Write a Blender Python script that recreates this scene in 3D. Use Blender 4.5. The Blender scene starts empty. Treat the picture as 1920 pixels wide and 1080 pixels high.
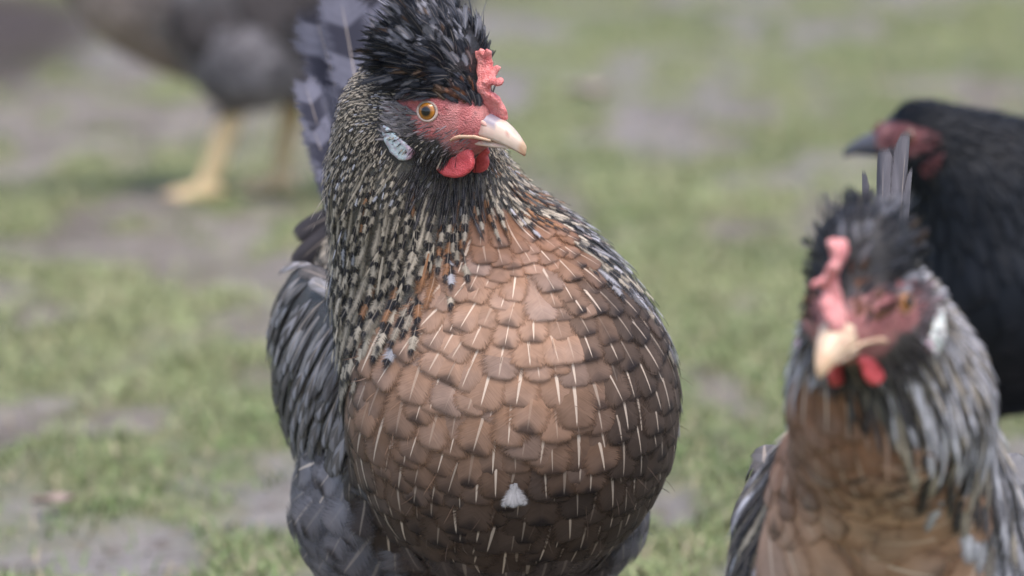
import bpy, math, random
import numpy as np
from mathutils import Matrix, Vector

random.seed(7)
rng = np.random.default_rng(11)
scene = bpy.context.scene
COL = scene.collection
rad = math.radians

# ------------------------------------------------------------------ camera
CAM = np.array([0.0, -2.42, 0.55])
cam = bpy.data.cameras.new("camera")
cam_ob = bpy.data.objects.new("camera", cam)
COL.objects.link(cam_ob)
cam_ob.location = CAM
cam_ob.rotation_euler = (rad(90 - 7.05), 0, 0)
cam.sensor_width = 36.0
cam.lens = 36.0 * 8611 / 1920
cam.clip_start = 0.05
cam.clip_end = 2000
cam.dof.use_dof = True
cam.dof.focus_distance = 2.345
cam.dof.aperture_fstop = 7.2
cam.dof.aperture_blades = 0
scene.camera = cam_ob

# ------------------------------------------------------------------ sky, sun, exposure
SUN_EL, SUN_AZ = 70.0, 25.0          # azimuth measured from -Y (behind the camera) towards +X
world = bpy.data.worlds.new("World")
scene.world = world
world.use_nodes = True
wn = world.node_tree
bg = wn.nodes["Background"]
sky = wn.nodes.new("ShaderNodeTexSky")
sky.sky_type = 'NISHITA'
sky.sun_disc = False
sky.sun_elevation = rad(SUN_EL)
sky.sun_rotation = rad(180 - SUN_AZ)
sky.air_density = 1.0
sky.dust_density = 4.0
hs = wn.nodes.new("ShaderNodeHueSaturation")
hs.inputs['Saturation'].default_value = 1.0
wn.links.new(sky.outputs[0], hs.inputs['Color'])
wn.links.new(hs.outputs[0], bg.inputs[0])
bg.inputs[1].default_value = 0.15
sun = bpy.data.lights.new("sun", 'SUN')
sun.energy = 0.9
sun.angle = rad(40)
sun.color = (1.0, 0.985, 0.965)
sun_ob = bpy.data.objects.new("sun", sun)
COL.objects.link(sun_ob)
a_, e_ = rad(SUN_AZ), rad(SUN_EL)
sdir = Vector((math.sin(a_) * math.cos(e_), -math.cos(a_) * math.cos(e_), math.sin(e_)))
sun_ob.rotation_euler = sdir.to_track_quat('Z', 'Y').to_euler()
scene.view_settings.view_transform = 'Standard'
scene.view_settings.look = 'None'
scene.view_settings.gamma = 1.0
scene.view_settings.exposure = 0.93
scene.cycles.use_denoising = True
scene.cycles.max_bounces = 8
scene.cycles.transparent_max_bounces = 24

# ------------------------------------------------------------------ node helper
class G:
    """tiny helper that writes node graphs"""
    def __init__(s, name):
        s.m = bpy.data.materials.new(name)
        s.m.use_nodes = True
        s.t = s.m.node_tree
        s.b = s.t.nodes["Principled BSDF"]
        s.out = s.t.nodes["Material Output"]
    def put(s, sock, v):
        if hasattr(v, 'links'): s.t.links.new(v, sock)
        else: sock.default_value = v
    def math(s, op, a, b=None, c=None, clamp=False):
        n = s.t.nodes.new("ShaderNodeMath"); n.operation = op; n.use_clamp = clamp
        for i, v in enumerate((a, b, c)):
            if v is not None: s.put(n.inputs[i], v)
        return n.outputs[0]
    def step(s, v, lo, hi, a=0.0, b=1.0):
        n = s.t.nodes.new("ShaderNodeMapRange"); n.interpolation_type = 'SMOOTHSTEP'
        for k, x in zip((0, 1, 2, 3, 4), (v, lo, hi, a, b)): s.put(n.inputs[k], x)
        return n.outputs[0]
    def mix(s, f, a, b, blend='MIX'):
        n = s.t.nodes.new("ShaderNodeMix"); n.data_type = 'RGBA'; n.blend_type = blend
        s.put(n.inputs[0], f); s.put(n.inputs[6], a); s.put(n.inputs[7], b)
        return n.outputs[2]
    def attr(s, name):
        n = s.t.nodes.new("ShaderNodeAttribute"); n.attribute_name = name
        return n
    def sep(s, v, color=False):
        n = s.t.nodes.new("ShaderNodeSeparateColor" if color else "ShaderNodeSeparateXYZ")
        s.put(n.inputs[0], v)
        return n.outputs
    def xyz(s, x, y, z):
        n = s.t.nodes.new("ShaderNodeCombineXYZ")
        for i, v in enumerate((x, y, z)): s.put(n.inputs[i], v)
        return n.outputs[0]
    def noise(s, vec, scale, detail=2.0, rough=0.5):
        n = s.t.nodes.new("ShaderNodeTexNoise")
        if vec is not None: s.put(n.inputs['Vector'], vec)
        n.inputs['Scale'].default_value = scale
        n.inputs['Detail'].default_value = detail
        n.inputs['Roughness'].default_value = rough
        return n.outputs[0]
    def voro(s, vec, scale):
        n = s.t.nodes.new("ShaderNodeTexVoronoi")
        if vec is not None: s.put(n.inputs['Vector'], vec)
        n.inputs['Scale'].default_value = scale
        return n.outputs[0]
    def coord(s):
        return s.t.nodes.new("ShaderNodeTexCoord").outputs['Object']
    def bump(s, h, strength, dist):
        n = s.t.nodes.new("ShaderNodeBump")
        n.inputs['Strength'].default_value = strength
        n.inputs['Distance'].default_value = dist
        s.put(n.inputs['Height'], h)
        s.t.links.new(n.outputs[0], s.b.inputs['Normal'])
    def rgb(s, c):
        n = s.t.nodes.new("ShaderNodeRGB"); n.outputs[0].default_value = (*c, 1)
        return n.outputs[0]

def plumage_material(name, rough=0.62, spec=0.12, sheen=0.02, tint=None):
    g = G(name)
    f = g.attr('fuv'); u0, v, r = g.sep(f.outputs['Vector'])
    u = g.math('ABSOLUTE', u0)
    base, mark = g.attr('cbase'), g.attr('cmark')
    ps, pt, pb = g.sep(g.attr('par').outputs['Color'], True)
    pf = g.attr('par').outputs['Alpha']
    rim, fray, wid = g.sep(g.attr('par2').outputs['Color'], True)
    barb = g.math('SUBTRACT', v, g.math('MULTIPLY', u, wid))
    side = g.math('SIGN', u0)
    rr = g.math('ADD', g.math('MULTIPLY', r, 137.0), g.math('MULTIPLY', side, 7.3))
    n1 = g.noise(g.xyz(g.math('MULTIPLY', barb, 46.0), rr, g.math('MULTIPLY', u, 1.2)), 1.0, 3.0, 0.65)
    n2 = g.noise(g.xyz(g.math('MULTIPLY', barb, 95.0), rr, g.math('MULTIPLY', u, 0.6)), 1.0, 1.0)
    n3 = g.noise(g.xyz(g.math('MULTIPLY', u0, 1.6), g.math('MULTIPLY', v, 3.5), g.math('MULTIPLY', r, 91.0)), 1.0, 2.0)
    shade = g.math('ADD', g.math('MULTIPLY', n1, 0.55), g.math('ADD', g.math('MULTIPLY', n3, 0.70), 0.38))
    c = g.mix(1.0, base.outputs['Color'], g.xyz(shade, shade, shade), 'MULTIPLY')
    # greyer, bleached middle of the vane
    bl = g.math('MULTIPLY', g.math('MULTIPLY', g.step(g.math('SUBTRACT', u, g.math('MULTIPLY', n3, 0.6)), -.05, .45, 1.0, 0.0), g.step(v, .45, .75)), g.math('MULTIPLY', rim, 0.42))
    lum = g.math('MULTIPLY', g.sep(c, True)[0], 1.06)
    c = g.mix(bl, c, g.xyz(lum, g.math('MULTIPLY', lum, 0.80), g.math('MULTIPLY', lum, 0.73)))
    # warm, darker rim along the vane edge
    rm = g.math('MULTIPLY', g.step(g.math('ADD', u, g.math('MULTIPLY', n3, 0.3)), 0.62, 1.12), rim)
    c = g.mix(rm, c, g.mix(1.0, c, g.rgb((0.85, 0.58, 0.40)), 'MULTIPLY'))
    # bars and tip spot in the mark colour
    bars = g.math('SINE', g.math('ADD', g.math('MULTIPLY', barb, g.math('MULTIPLY', mark.outputs['Alpha'], 15.0)), g.math('ADD', g.math('MULTIPLY', g.math('MULTIPLY', r, 6.28), g.math('SUBTRACT', 1.0, pf)), g.math('MULTIPLY', pf, 1.24))))
    bars = g.step(g.math('ADD', bars, g.math('MULTIPLY', n1, 0.5)), 0.05, 0.55)
    tip = g.step(g.math('ADD', g.math('SUBTRACT', v, g.math('MULTIPLY', u, 0.30)), g.math('MULTIPLY', n3, 0.24)), 0.80, 0.98)
    mk = g.math('MAXIMUM', g.math('MULTIPLY', bars, pb), g.math('MULTIPLY', tip, pt))
    cen = g.step(g.math('ADD', u, g.math('MULTIPLY', g.math('SUBTRACT', n1, 0.5), 0.5)), 0.34, 0.62, 1.0, 0.0)
    cen = g.math('ADD', g.math('MULTIPLY', cen, pf), g.math('SUBTRACT', 1.0, pf))
    c = g.mix(g.math('MULTIPLY', mk, cen), c, mark.outputs['Color'])
    # pale shaft that thins to the tip
    sw = g.math('MULTIPLY', g.math('SUBTRACT', 1.12, v), g.attr('par2').outputs['Alpha'])
    sh = g.step(u, sw, g.math('MULTIPLY', sw, 1.7), 1.0, 0.0)
    sh = g.math('MULTIPLY', g.math('MULTIPLY', sh, ps), g.step(v, 0.83, 0.92, 1.0, 0.0))
    c = g.mix(sh, c, g.mix(0.72, base.outputs['Color'], g.rgb((0.80, 0.66, 0.54))))
    g.put(g.b.inputs['Base Color'], c)
    g.b.inputs['Roughness'].default_value = rough
    g.b.inputs['Specular IOR Level'].default_value = spec
    g.b.inputs['Sheen Weight'].default_value = sheen
    g.b.inputs['Sheen Roughness'].default_value = 0.4
    if tint: g.b.inputs['Sheen Tint'].default_value = (*tint, 1)
    g.bump(g.math('ADD', g.math('MULTIPLY', n2, 0.7), n1), 0.28, 0.0006)
    # frayed edge: separate barbs end at different lengths
    nf = g.math('ADD', g.math('MULTIPLY', n1, 0.6), g.math('MULTIPLY', n2, 0.4))
    edge = g.math('ADD', u, g.math('MULTIPLY', g.math('MULTIPLY', g.math('SUBTRACT', nf, 0.30), fray), 2.0))
    al = g.step(edge, g.math('SUBTRACT', 0.97, g.math('MULTIPLY', fray, 0.55)), 1.0, 1.0, 0.0)
    # the vane thins out towards its tip as well
    vt = g.step(g.math('ADD', v, g.math('MULTIPLY', g.math('SUBTRACT', nf, 0.5), g.math('MULTIPLY', fray, 0.16))), g.math('SUBTRACT', 0.985, g.math('MULTIPLY', fray, 0.19)), 0.99, 1.0, 0.0)
    al = g.math('MULTIPLY', al, vt)
    g.put(g.b.inputs['Alpha'], al)
    return g.m

def flesh_material(name, col, col2, rough=0.42, scale=900, bump=0.5, sss=0.25):
    g = G(name)
    co = g.coord()
    n = g.noise(co, 160, 3.0, 0.6); vo = g.voro(co, scale)
    c = g.mix(g.step(n, 0.35, 0.68), g.rgb(col), g.rgb(col2))
    g.put(g.b.inputs['Base Color'], g.mix(g.step(vo, 0.1, 0.6, 0.0, 0.25), c, g.rgb(tuple(min(1, x * 1.5 + .03) for x in col2))))
    g.b.inputs['Roughness'].default_value = rough
    g.b.inputs['Subsurface Weight'].default_value = sss
    g.b.inputs['Subsurface Radius'].default_value = (1.0, 0.3, 0.2)
    g.b.inputs['Subsurface Scale'].default_value = 0.002
    g.bump(g.math('ADD', vo, g.math('MULTIPLY', n, 0.8)), bump, 0.0008)
    return g.m

def vcol_material(name, rough, nscale, bump, sss=0.0, var=0.35, dist=0.0006):
    g = G(name)
    co = g.coord(); n = g.noise(co, nscale, 4.0, 0.6); vo = g.voro(co, nscale * 4)
    k = g.math('ADD', g.math('MULTIPLY', n, 2 * var), 1.0 - var)
    c = g.mix(1.0, g.attr('col').outputs['Color'], g.xyz(k, k, k), 'MULTIPLY')
    g.put(g.b.inputs['Base Color'], c)
    g.b.inputs['Roughness'].default_value = rough
    if sss:
        g.b.inputs['Subsurface Weight'].default_value = sss
        g.b.inputs['Subsurface Radius'].default_value = (1.0, 0.35, 0.25)
        g.b.inputs['Subsurface Scale'].default_value = 0.0015
    g.bump(g.math('ADD', n, g.math('MULTIPLY', vo, 0.6)), bump, dist)
    return g.m

M = {}
M['plumage'] = plumage_material('soft_plumage')
M['gloss_plumage'] = plumage_material('glossy_black_plumage', 0.48, 0.24, 0.01, (0.6, 0.75, 1.0))
M['hide'] = vcol_material('bare_skin_and_down', 0.48, 300, 0.7, 0.15, .38, .0009)
M['comb'] = flesh_material('comb_flesh', (0.52, 0.105, 0.105), (0.68, 0.25, 0.23), 0.5, 1100, 0.6)
M['pink_comb'] = flesh_material('pink_comb_flesh', (0.56, 0.17, 0.18), (0.70, 0.31, 0.30), 0.5, 1100, 0.5)
M['dull_comb'] = flesh_material('dull_comb_flesh', (0.09, 0.020, 0.023), (0.13, 0.036, 0.038), 0.5, 1100, 0.5)
M['wattle'] = flesh_material('wattle_flesh', (0.46, 0.045, 0.055), (0.55, 0.085, 0.09), 0.45, 1300, 0.35)
M['horn'] = vcol_material('beak_horn', 0.32, 160, 0.12, 0.2, 0.12)
M['lobe'] = vcol_material('earlobe_skin', 0.45, 300, 0.4, 0.2, 0.15)
M['eye'] = vcol_material('eyeball', 0.06, 500, 0.0, 0.0, 0.2)
M['lid'] = vcol_material('eyelid_skin', 0.45, 600, 0.4, 0.1, 0.2)
M['eye'].node_tree.nodes["Principled BSDF"].inputs['Coat Weight'].default_value = 0.6

# ------------------------------------------------------------------ maths helpers
def smooth(t):
    t = np.clip(t, 0, 1); return t * t * (3 - 2 * t)
def _hash(i, j, k, seed):
    h = np.sin(i * 127.1 + j * 311.7 + k * 74.7 + seed * 19.19) * 43758.5453
    return h - np.floor(h)
def vnoise(p, freq, seed=0):
    q = np.asarray(p) * freq
    f = np.floor(q); t = q - f; t = t * t * (3 - 2 * t)
    out = 0
    for a in (0, 1):
        for b in (0, 1):
            for c in (0, 1):
                w = (t[:, 0] if a else 1 - t[:, 0]) * (t[:, 1] if b else 1 - t[:, 1]) * (t[:, 2] if c else 1 - t[:, 2])
                out = out + w * _hash(f[:, 0] + a, f[:, 1] + b, f[:, 2] + c, seed)
    return out
def fbm(p, freq, oct=3, seed=0):
    s, a, tot = 0, 1.0, 0
    for o in range(oct):
        s = s + a * vnoise(p, freq * 2 ** o, seed + o); tot += a; a *= 0.5
    return s / tot
def nrm(v):
    return v / np.maximum(np.linalg.norm(v, axis=-1, keepdims=True), 1e-9)
def rotz(a):
    c, s = math.cos(a), math.sin(a)
    return np.array([[c, -s, 0], [s, c, 0], [0, 0, 1.0]])
def head_axes(phi, pitch, roll=0.0):
    p, q, r = rad(phi), rad(pitch), rad(roll)
    f = np.array([math.cos(p) * math.cos(q), -math.sin(p) * math.cos(q), -math.sin(q)])
    l = np.array([math.sin(p), math.cos(p), 0.0]); u = np.cross(f, l)
    c, s = math.cos(r), math.sin(r)
    return np.stack([f, c * l + s * u, c * u - s * l], 1)       # columns: forward, left, up

class SDF:
    def __init__(s): s.p = []
    def ell(s, c, r, k=0.02, R=None):
        s.p.append(('e', np.array(c, float), np.array(r, float), R, k)); return s
    def cone(s, a, b, ra, rb, k=0.02):
        s.p.append(('c', np.array(a, float), np.array(b, float), (ra, rb), k)); return s
    def chain(s, pts, rs, k=0.02):
        for i in range(len(pts) - 1): s.cone(pts[i], pts[i + 1], rs[i], rs[i + 1], k)
        return s
    def __call__(s, P):
        d = None
        for t, a, b, x, k in s.p:
            if t == 'e':
                q = P - a
                if x is not None: q = q @ x
                k0 = np.linalg.norm(q / b, axis=-1); k1 = np.linalg.norm(q / (b * b), axis=-1) + 1e-9
                di = k0 * (k0 - 1) / k1
                di = np.where(k0 < 1e-3, -b.min(), di)
            else:
                ba = b - a; pa = P - a
                h = np.clip((pa @ ba) / (ba @ ba), 0, 1)
                di = np.linalg.norm(pa - h[..., None] * ba, axis=-1) - (x[0] + (x[1] - x[0]) * h)
            if d is None: d = di
            else:
                h = np.maximum(k - np.abs(d - di), 0) / k
                d = np.minimum(d, di) - h * h * k * 0.25
        return d
    def grad(s, P, e=0.0006):
        g = 0
        for kx, ky, kz in ((1, -1, -1), (-1, -1, 1), (-1, 1, -1), (1, 1, 1)):
            o = np.array([kx, ky, kz], float)
            g = g + s(P + o * e)[..., None] * o
        return nrm(g)

def surface_net(f, xs, ys, zs, project=2):
    X, Y, Z = np.meshgrid(xs, ys, zs, indexing='ij')
    Pg = np.stack([X, Y, Z], -1)
    V = np.empty(X.shape)
    for i in range(len(xs)): V[i] = f(Pg[i])
    nx, ny, nz = V.shape
    acc = np.zeros((nx - 1, ny - 1, nz - 1, 3)); cnt = np.zeros((nx - 1, ny - 1, nz - 1))
    S = V < 0
    quads = []
    for ax in range(3):
        sl0 = [slice(None)] * 3; sl1 = [slice(None)] * 3
        sl0[ax] = slice(0, -1); sl1[ax] = slice(1, None)
        v0, v1 = V[tuple(sl0)], V[tuple(sl1)]
        cr = S[tuple(sl0)] != S[tuple(sl1)]
        idx = np.argwhere(cr)
        t = v0[cr] / (v0[cr] - v1[cr])
        p = Pg[tuple(sl0)][cr] * (1 - t[:, None]) + Pg[tuple(sl1)][cr] * t[:, None]
        o1, o2 = [(1, 2), (2, 0), (0, 1)][ax]
        cells = []
        for d1, d2 in ((0, 0), (-1, 0), (-1, -1), (0, -1)):
            c = idx.copy(); c[:, o1] += d1; c[:, o2] += d2; cells.append(c)
        ok = np.ones(len(idx), bool)
        for c in cells:
            ok &= (c >= 0).all(1) & (c[:, 0] < nx - 1) & (c[:, 1] < ny - 1) & (c[:, 2] < nz - 1)
        for c in cells:
            m = (c >= 0).all(1) & (c[:, 0] < nx - 1) & (c[:, 1] < ny - 1) & (c[:, 2] < nz - 1)
            np.add.at(acc, tuple(c[m].T), p[m]); np.add.at(cnt, tuple(c[m].T), 1)
        q = np.stack([np.ravel_multi_index(c[ok].T, (nx - 1, ny - 1, nz - 1)) for c in cells], 1)
        flip = ~S[tuple(sl0)][cr][ok]
        q[flip] = q[flip][:, ::-1]
        quads.append(q)
    quads = np.concatenate(quads)
    used = np.flatnonzero(cnt.ravel() > 0)
    remap = -np.ones(cnt.size, int); remap[used] = np.arange(len(used))
    P = acc.reshape(-1, 3)[used] / cnt.ravel()[used][:, None]
    if project and isinstance(f, SDF):
        for _ in range(project): P = P - f(P)[:, None] * f.grad(P)
    return P, remap[quads]

def mesh_object(name, verts, faces, mats, parent=None, attrs=None, midx=None, smooth_shade=True):
    me = bpy.data.meshes.new(name)
    faces = np.asarray(faces)
    if len(faces) and faces.ndim == 2:
        me.vertices.add(len(verts)); me.vertices.foreach_set('co', np.asarray(verts, np.float32).ravel())
        n, k = faces.shape
        me.loops.add(n * k); me.loops.foreach_set('vertex_index', faces.astype(np.int32).ravel())
        me.polygons.add(n)
        me.polygons.foreach_set('loop_start', np.arange(0, n * k, k, dtype=np.int32))
        me.polygons.foreach_set('loop_total', np.full(n, k, np.int32))
        me.update(calc_edges=True)
    for m in mats: me.materials.append(m)
    if midx is not None: me.polygons.foreach_set('material_index', np.asarray(midx, np.int32))
    me.polygons.foreach_set('use_smooth', np.full(len(me.polygons), smooth_shade))
    for k, a in (attrs or {}).items():
        a = np.asarray(a, np.float32)
        at = me.attributes.new(k, 'FLOAT_VECTOR' if a.shape[1] == 3 else 'FLOAT_COLOR', 'POINT')
        at.data.foreach_set('vector' if a.shape[1] == 3 else 'color', a.ravel())
    me.validate()
    ob = bpy.data.objects.new(name, me)
    COL.objects.link(ob)
    if parent is not None: ob.parent = parent
    return ob

def rgba(c, n):
    c = np.broadcast_to(np.asarray(c, float), (n, 3)) if np.ndim(c) < 2 else c
    return np.concatenate([c, np.ones((len(c), 1))], 1)

# ------------------------------------------------------------------ feathers
def profile(kind, v):
    if kind == 'paddle':
        w = 0.45 + 0.55 * smooth(v / 0.5)
        t = np.clip((v - 0.70) / 0.30, 0, 1)
        return w * np.sqrt(np.clip(1 - t ** 2.4, 0, 1))
    if kind == 'blade':
        return (0.6 + 0.4 * smooth(v / 0.4)) * np.clip(1 - v ** 4.0, 0, 1) ** 0.62
    if kind == 'lance':
        return (0.55 + 0.45 * smooth(v / 0.35)) * np.clip(1 - v ** 2.6, 0, 1) ** 0.75
    if kind == 'wisp':
        return (0.5 + 0.5 * smooth(v / 0.4)) * np.clip(1 - v ** 3.0, 0, 1) ** 0.8
    t = np.clip((v - 0.82) / 0.18, 0, 1)                       # quill
    return (0.35 + 0.65 * smooth(v / 0.35)) * np.sqrt(np.clip(1 - t ** 2, 0, 1))

class Feathers:
    """collects feathers (grids of small faces) for ONE part"""
    def __init__(s): s.v, s.f, s.a, s.n = [], [], {k: [] for k in ('fuv', 'cbase', 'cmark', 'par', 'par2')}, 0
    def add(s, roots, dirs, L, W, cb, cm, par, par2, kind='paddle', rows=7, cols=5, sdf=None,
            h0=-0.0005, h1=0.0035, bend=None, cup=0.15, normal=None, twist=None):
        N = len(roots)
        if N == 0: return
        L = np.broadcast_to(L, (N,)); W = np.broadcast_to(W, (N,))
        h1 = np.broadcast_to(h1, (N,))
        t_ = np.linspace(0, 1, rows); vs = 1 - (1 - t_) ** 1.35
        us = np.linspace(-1, 1, cols)
        w = profile(kind, vs)
        p = np.array(roots, float)
        if sdf is not None:
            nn = sdf.grad(p); t = nrm(dirs - nn * (dirs * nn).sum(1, keepdims=True))
        else:
            t = nrm(np.array(dirs, float)); nn = nrm(normal - t * (normal * t).sum(1, keepdims=True))
        out = np.empty((N, rows, cols, 3))
        p0, t0, n0 = p.copy(), t.copy(), nn.copy()
        for i in range(rows):
            v = vs[i]
            if sdf is not None:
                if i: p = p + t * (L * (v - vs[i - 1]))[:, None]
                h = h0 + (h1 - h0) * smooth(v * 0.9 + 0.05)
                d = sdf(p); nn = sdf.grad(p)
                p = p + nn * (h - d)[:, None]
                t = nrm(t - nn * (t * nn).sum(1, keepdims=True))
            else:
                p = p0 + t0 * (L * v)[:, None] + bend * (L * v * v)[:, None]
                t = nrm(t0 + 2 * v * bend)
                nn = nrm(n0 - t * (n0 * t).sum(1, keepdims=True))
            sd = np.cross(t, nn)
            if twist is not None:
                tw = (twist * v)[:, None]; sd, nn2 = sd * np.cos(tw) + nn * np.sin(tw), nn * np.cos(tw) - sd * np.sin(tw)
            else: nn2 = nn
            for j in range(cols):
                uu = us[j] * w[i]
                q = p + sd * (W * uu)[:, None] - nn2 * (cup * W * uu * uu)[:, None]
                if sdf is not None and cols > 3 and 0 < abs(us[j]):
                    dq = sdf(q); target = h0 + (h1 - h0) * smooth(v * 0.9 + 0.05) - 0.0006 * abs(us[j])
                    q = q + nn * np.clip(target - dq, -0.004, 0.004)[:, None]
                out[:, i, j] = q
        s.v.append(out.reshape(-1, 3))
        r_ = rng.random(N)
        fuv = np.empty((N, rows, cols, 3))
        fuv[..., 0] = us[None, None, :]; fuv[..., 1] = vs[None, :, None]; fuv[..., 2] = r_[:, None, None]
        s.a['fuv'].append(fuv.reshape(-1, 3))
        for k, c in (('cbase', cb), ('cmark', cm), ('par', par), ('par2', par2)):
            c = np.broadcast_to(np.asarray(c, float), (N, len(c) if np.ndim(c) == 1 else np.shape(c)[1]))
            if c.shape[1] == 3: c = np.concatenate([c, np.full((N, 1), 0.075 if k == 'par2' else 1.0)], 1)
            s.a[k].append(np.repeat(c, rows * cols, axis=0))
        g = np.arange(rows * cols).reshape(rows, cols)
        q = np.stack([g[:-1, :-1], g[:-1, 1:], g[1:, 1:], g[1:, :-1]], -1).reshape(-1, 4)
        s.f.append((q[None] + (np.arange(N) * rows * cols)[:, None, None]).reshape(-1, 4) + s.n)
        s.n += N * rows * cols
    def build(s, name, mat, parent, extra=None):
        v = np.concatenate(s.v); f = np.concatenate(s.f)
        at = {k: np.concatenate(x) for k, x in s.a.items()}
        mats, mi = [mat], None
        if extra is not None:                                   # a solid core under the feathers, in the same part
            ev, ef, em, ec = extra
            f = np.concatenate([f, ef + len(v)]); mi = np.r_[np.zeros(len(f) - len(ef), int), np.ones(len(ef), int)]
            v = np.concatenate([v, ev]); n = len(ev)
            for k in at: at[k] = np.concatenate([at[k], np.zeros((n, at[k].shape[1]))])
            at['col'] = np.concatenate([np.zeros((len(v) - n, 4)), rgba(ec, n)])
            mats.append(em)
        return mesh_object(name, v, f, mats, parent, at, mi)

def sample_surface(P, Q, radius, n):
    """poisson-like scatter over a quad mesh; radius(points) -> metres (nan = nothing here)"""
    T = np.concatenate([Q[:, [0, 1, 2]], Q[:, [0, 2, 3]]])
    a, b, c = P[T[:, 0]], P[T[:, 1]], P[T[:, 2]]
    ar = np.linalg.norm(np.cross(b - a, c - a), axis=1) / 2
    r = radius((a + b + c) / 3)
    ok = np.isfinite(r) & (ar > 0)
    T, ar, r = T[ok], ar[ok], r[ok]
    wgt = ar / r ** 2
    need = int(min(n, 13 * wgt.sum()))
    pick = rng.choice(len(T), need, p=wgt / wgt.sum())
    s1 = np.sqrt(rng.random(need))[:, None]; s2 = rng.random(need)[:, None]
    pts = P[T[pick, 0]] * (1 - s1) + P[T[pick, 1]] * s1 * (1 - s2) + P[T[pick, 2]] * s1 * s2
    rr = r[pick]
    cell = float(np.nanmax(rr)); grid = {}; keep = []
    ij = np.floor(pts / cell).astype(int); pl = pts.tolist(); rl = rr.tolist(); il = [tuple(x) for x in ij]
    for m in range(need):
        x, y, z = pl[m]; i, j, k = il[m]; rm2 = rl[m] ** 2; good = True
        for di in (-1, 0, 1):
            for dj in (-1, 0, 1):
                for dk in (-1, 0, 1):
                    for (px, py, pz) in grid.get((i + di, j + dj, k + dk), ()):
                        if (px - x) ** 2 + (py - y) ** 2 + (pz - z) ** 2 < rm2: good = False; break
                    if not good: break
                if not good: break
            if not good: break
        if good: grid.setdefault((i, j, k), []).append((x, y, z)); keep.append(m)
    return pts[keep]

# ------------------------------------------------------------------ fleshy plates (comb, wattles, earlobes)
def poly_sd(p, poly):
    poly = np.asarray(poly, float); n = len(poly)
    d = np.full(len(p), 1e9); s = np.ones(len(p))
    for i in range(n):
        a, b = poly[i], poly[i - 1]
        e = b - a; w = p - a
        t = np.clip((w @ e) / (e @ e + 1e-18), 0, 1)
        q = w - t[:, None] * e
        d = np.minimum(d, (q * q).sum(1))
        c1 = p[:, 1] >= a[1]; c2 = p[:, 1] < b[1]; c3 = e[0] * w[:, 1] > e[1] * w[:, 0]
        s = np.where((c1 & c2 & c3) | (~c1 & ~c2 & ~c3), -s, s)
    return s * np.sqrt(d)
def flesh(polys, half, step, lateral=0.0, fingers=(), lump=0.0006, seed=1):
    """rounded plate in the head's forward/up plane -> verts (head space), quads"""
    allp = np.concatenate([np.asarray(q, float) for q in polys] + [np.array(f[:2], float)[:, [0, 2]] for f in fingers])
    lo, hi = allp.min(0) - half * 2 - step, allp.max(0) + half * 2 + step
    ymax = half * 2.4 + max([abs(f[i][1]) + f[2] for f in fingers for i in (0, 1)] + [0])
    xs = np.arange(lo[0], hi[0], step); zs = np.arange(lo[1], hi[1], step); ys = np.arange(-ymax, ymax, step)
    r = half * 0.95
    def f(P):
        sh = P.shape[:-1]; q = P.reshape(-1, 3); d = None
        for pl in polys:
            d2 = poly_sd(q[:, [0, 2]], pl) + r
            w = np.abs(q[:, 1]) - half + r
            di = np.minimum(np.maximum(d2, w), 0) + np.hypot(np.maximum(d2, 0), np.maximum(w, 0)) - r
            if d is None: d = di
            else:
                h = np.maximum(0.003 - np.abs(d - di), 0) / 0.003; d = np.minimum(d, di) - h * h * 0.003 * .25
        for a, b, rr in fingers:
            a, b = np.array(a), np.array(b); ba = b - a
            t = np.clip(((q - a) @ ba) / (ba @ ba), 0, 1)
            di = np.linalg.norm(q - a - t[:, None] * ba, axis=1) - rr * (1.1 - 0.25 * t)
            h = np.maximum(0.002 - np.abs(d - di), 0) / 0.002; d = np.minimum(d, di) - h * h * 0.002 * .25
        d = d - lump * 2 * (fbm(q, 260, 2, seed) - 0.5) - lump * 0.8 * (vnoise(q, 900, seed + 5) - 0.5)
        return d.reshape(sh)
    P, Q = surface_net(f, xs, ys, zs)
    P[:, 1] += lateral
    return P, Q

MM = 0.001
COMB_LOW = np.array([(15, 3), (24, -3), (35.0, 5), (34.5, 10), (31, 16.0), (27.5, 18.4), (24.8, 18.0), (23.6, 19.6), (20.5, 22.0), (18.2, 21.0), (17.6, 17), (17, 11)]) * MM
COMB_UP = np.array([(18, 15), (17.2, 22.1), (12.4, 29.6), (7.6, 34.9), (9.5, 36.9), (12.2, 36.2), (14.5, 38.8), (16.6, 37.4), (18.3, 39.2), (20.3, 37.9), (20.7, 34.1), (22.0, 30.0), (24.0, 31.9), (25.9, 31.0), (26.0, 26.8), (23.5, 22.1), (23, 16)]) * MM
LOW_COMB = np.array([(16, 2), (30, 3), (31, 9), (28, 10), (26, 15), (23, 12), (20, 17), (16, 13), (12, 15), (8, 13), (8, 6)]) * MM
LOBE = np.array([(-20.6, -7.2), (-16.4, -8.5), (-11, -12), (-5, -15.5), (-1.6, -18.7), (-4.6, -23.7), (-9.4, -25.0), (-14.4, -21.4), (-18.6, -15.6), (-20.6, -11)]) * MM
def ellipse(cx, cz, rx, rz, tilt=0, n=20):
    a = np.linspace(0, 2 * math.pi, n, endpoint=False); x, z = rx * np.cos(a), rz * np.sin(a)
    c, s = math.cos(tilt), math.sin(tilt)
    return np.stack([cx + c * x - s * z, cz + s * x + c * z], 1) * MM

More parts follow.
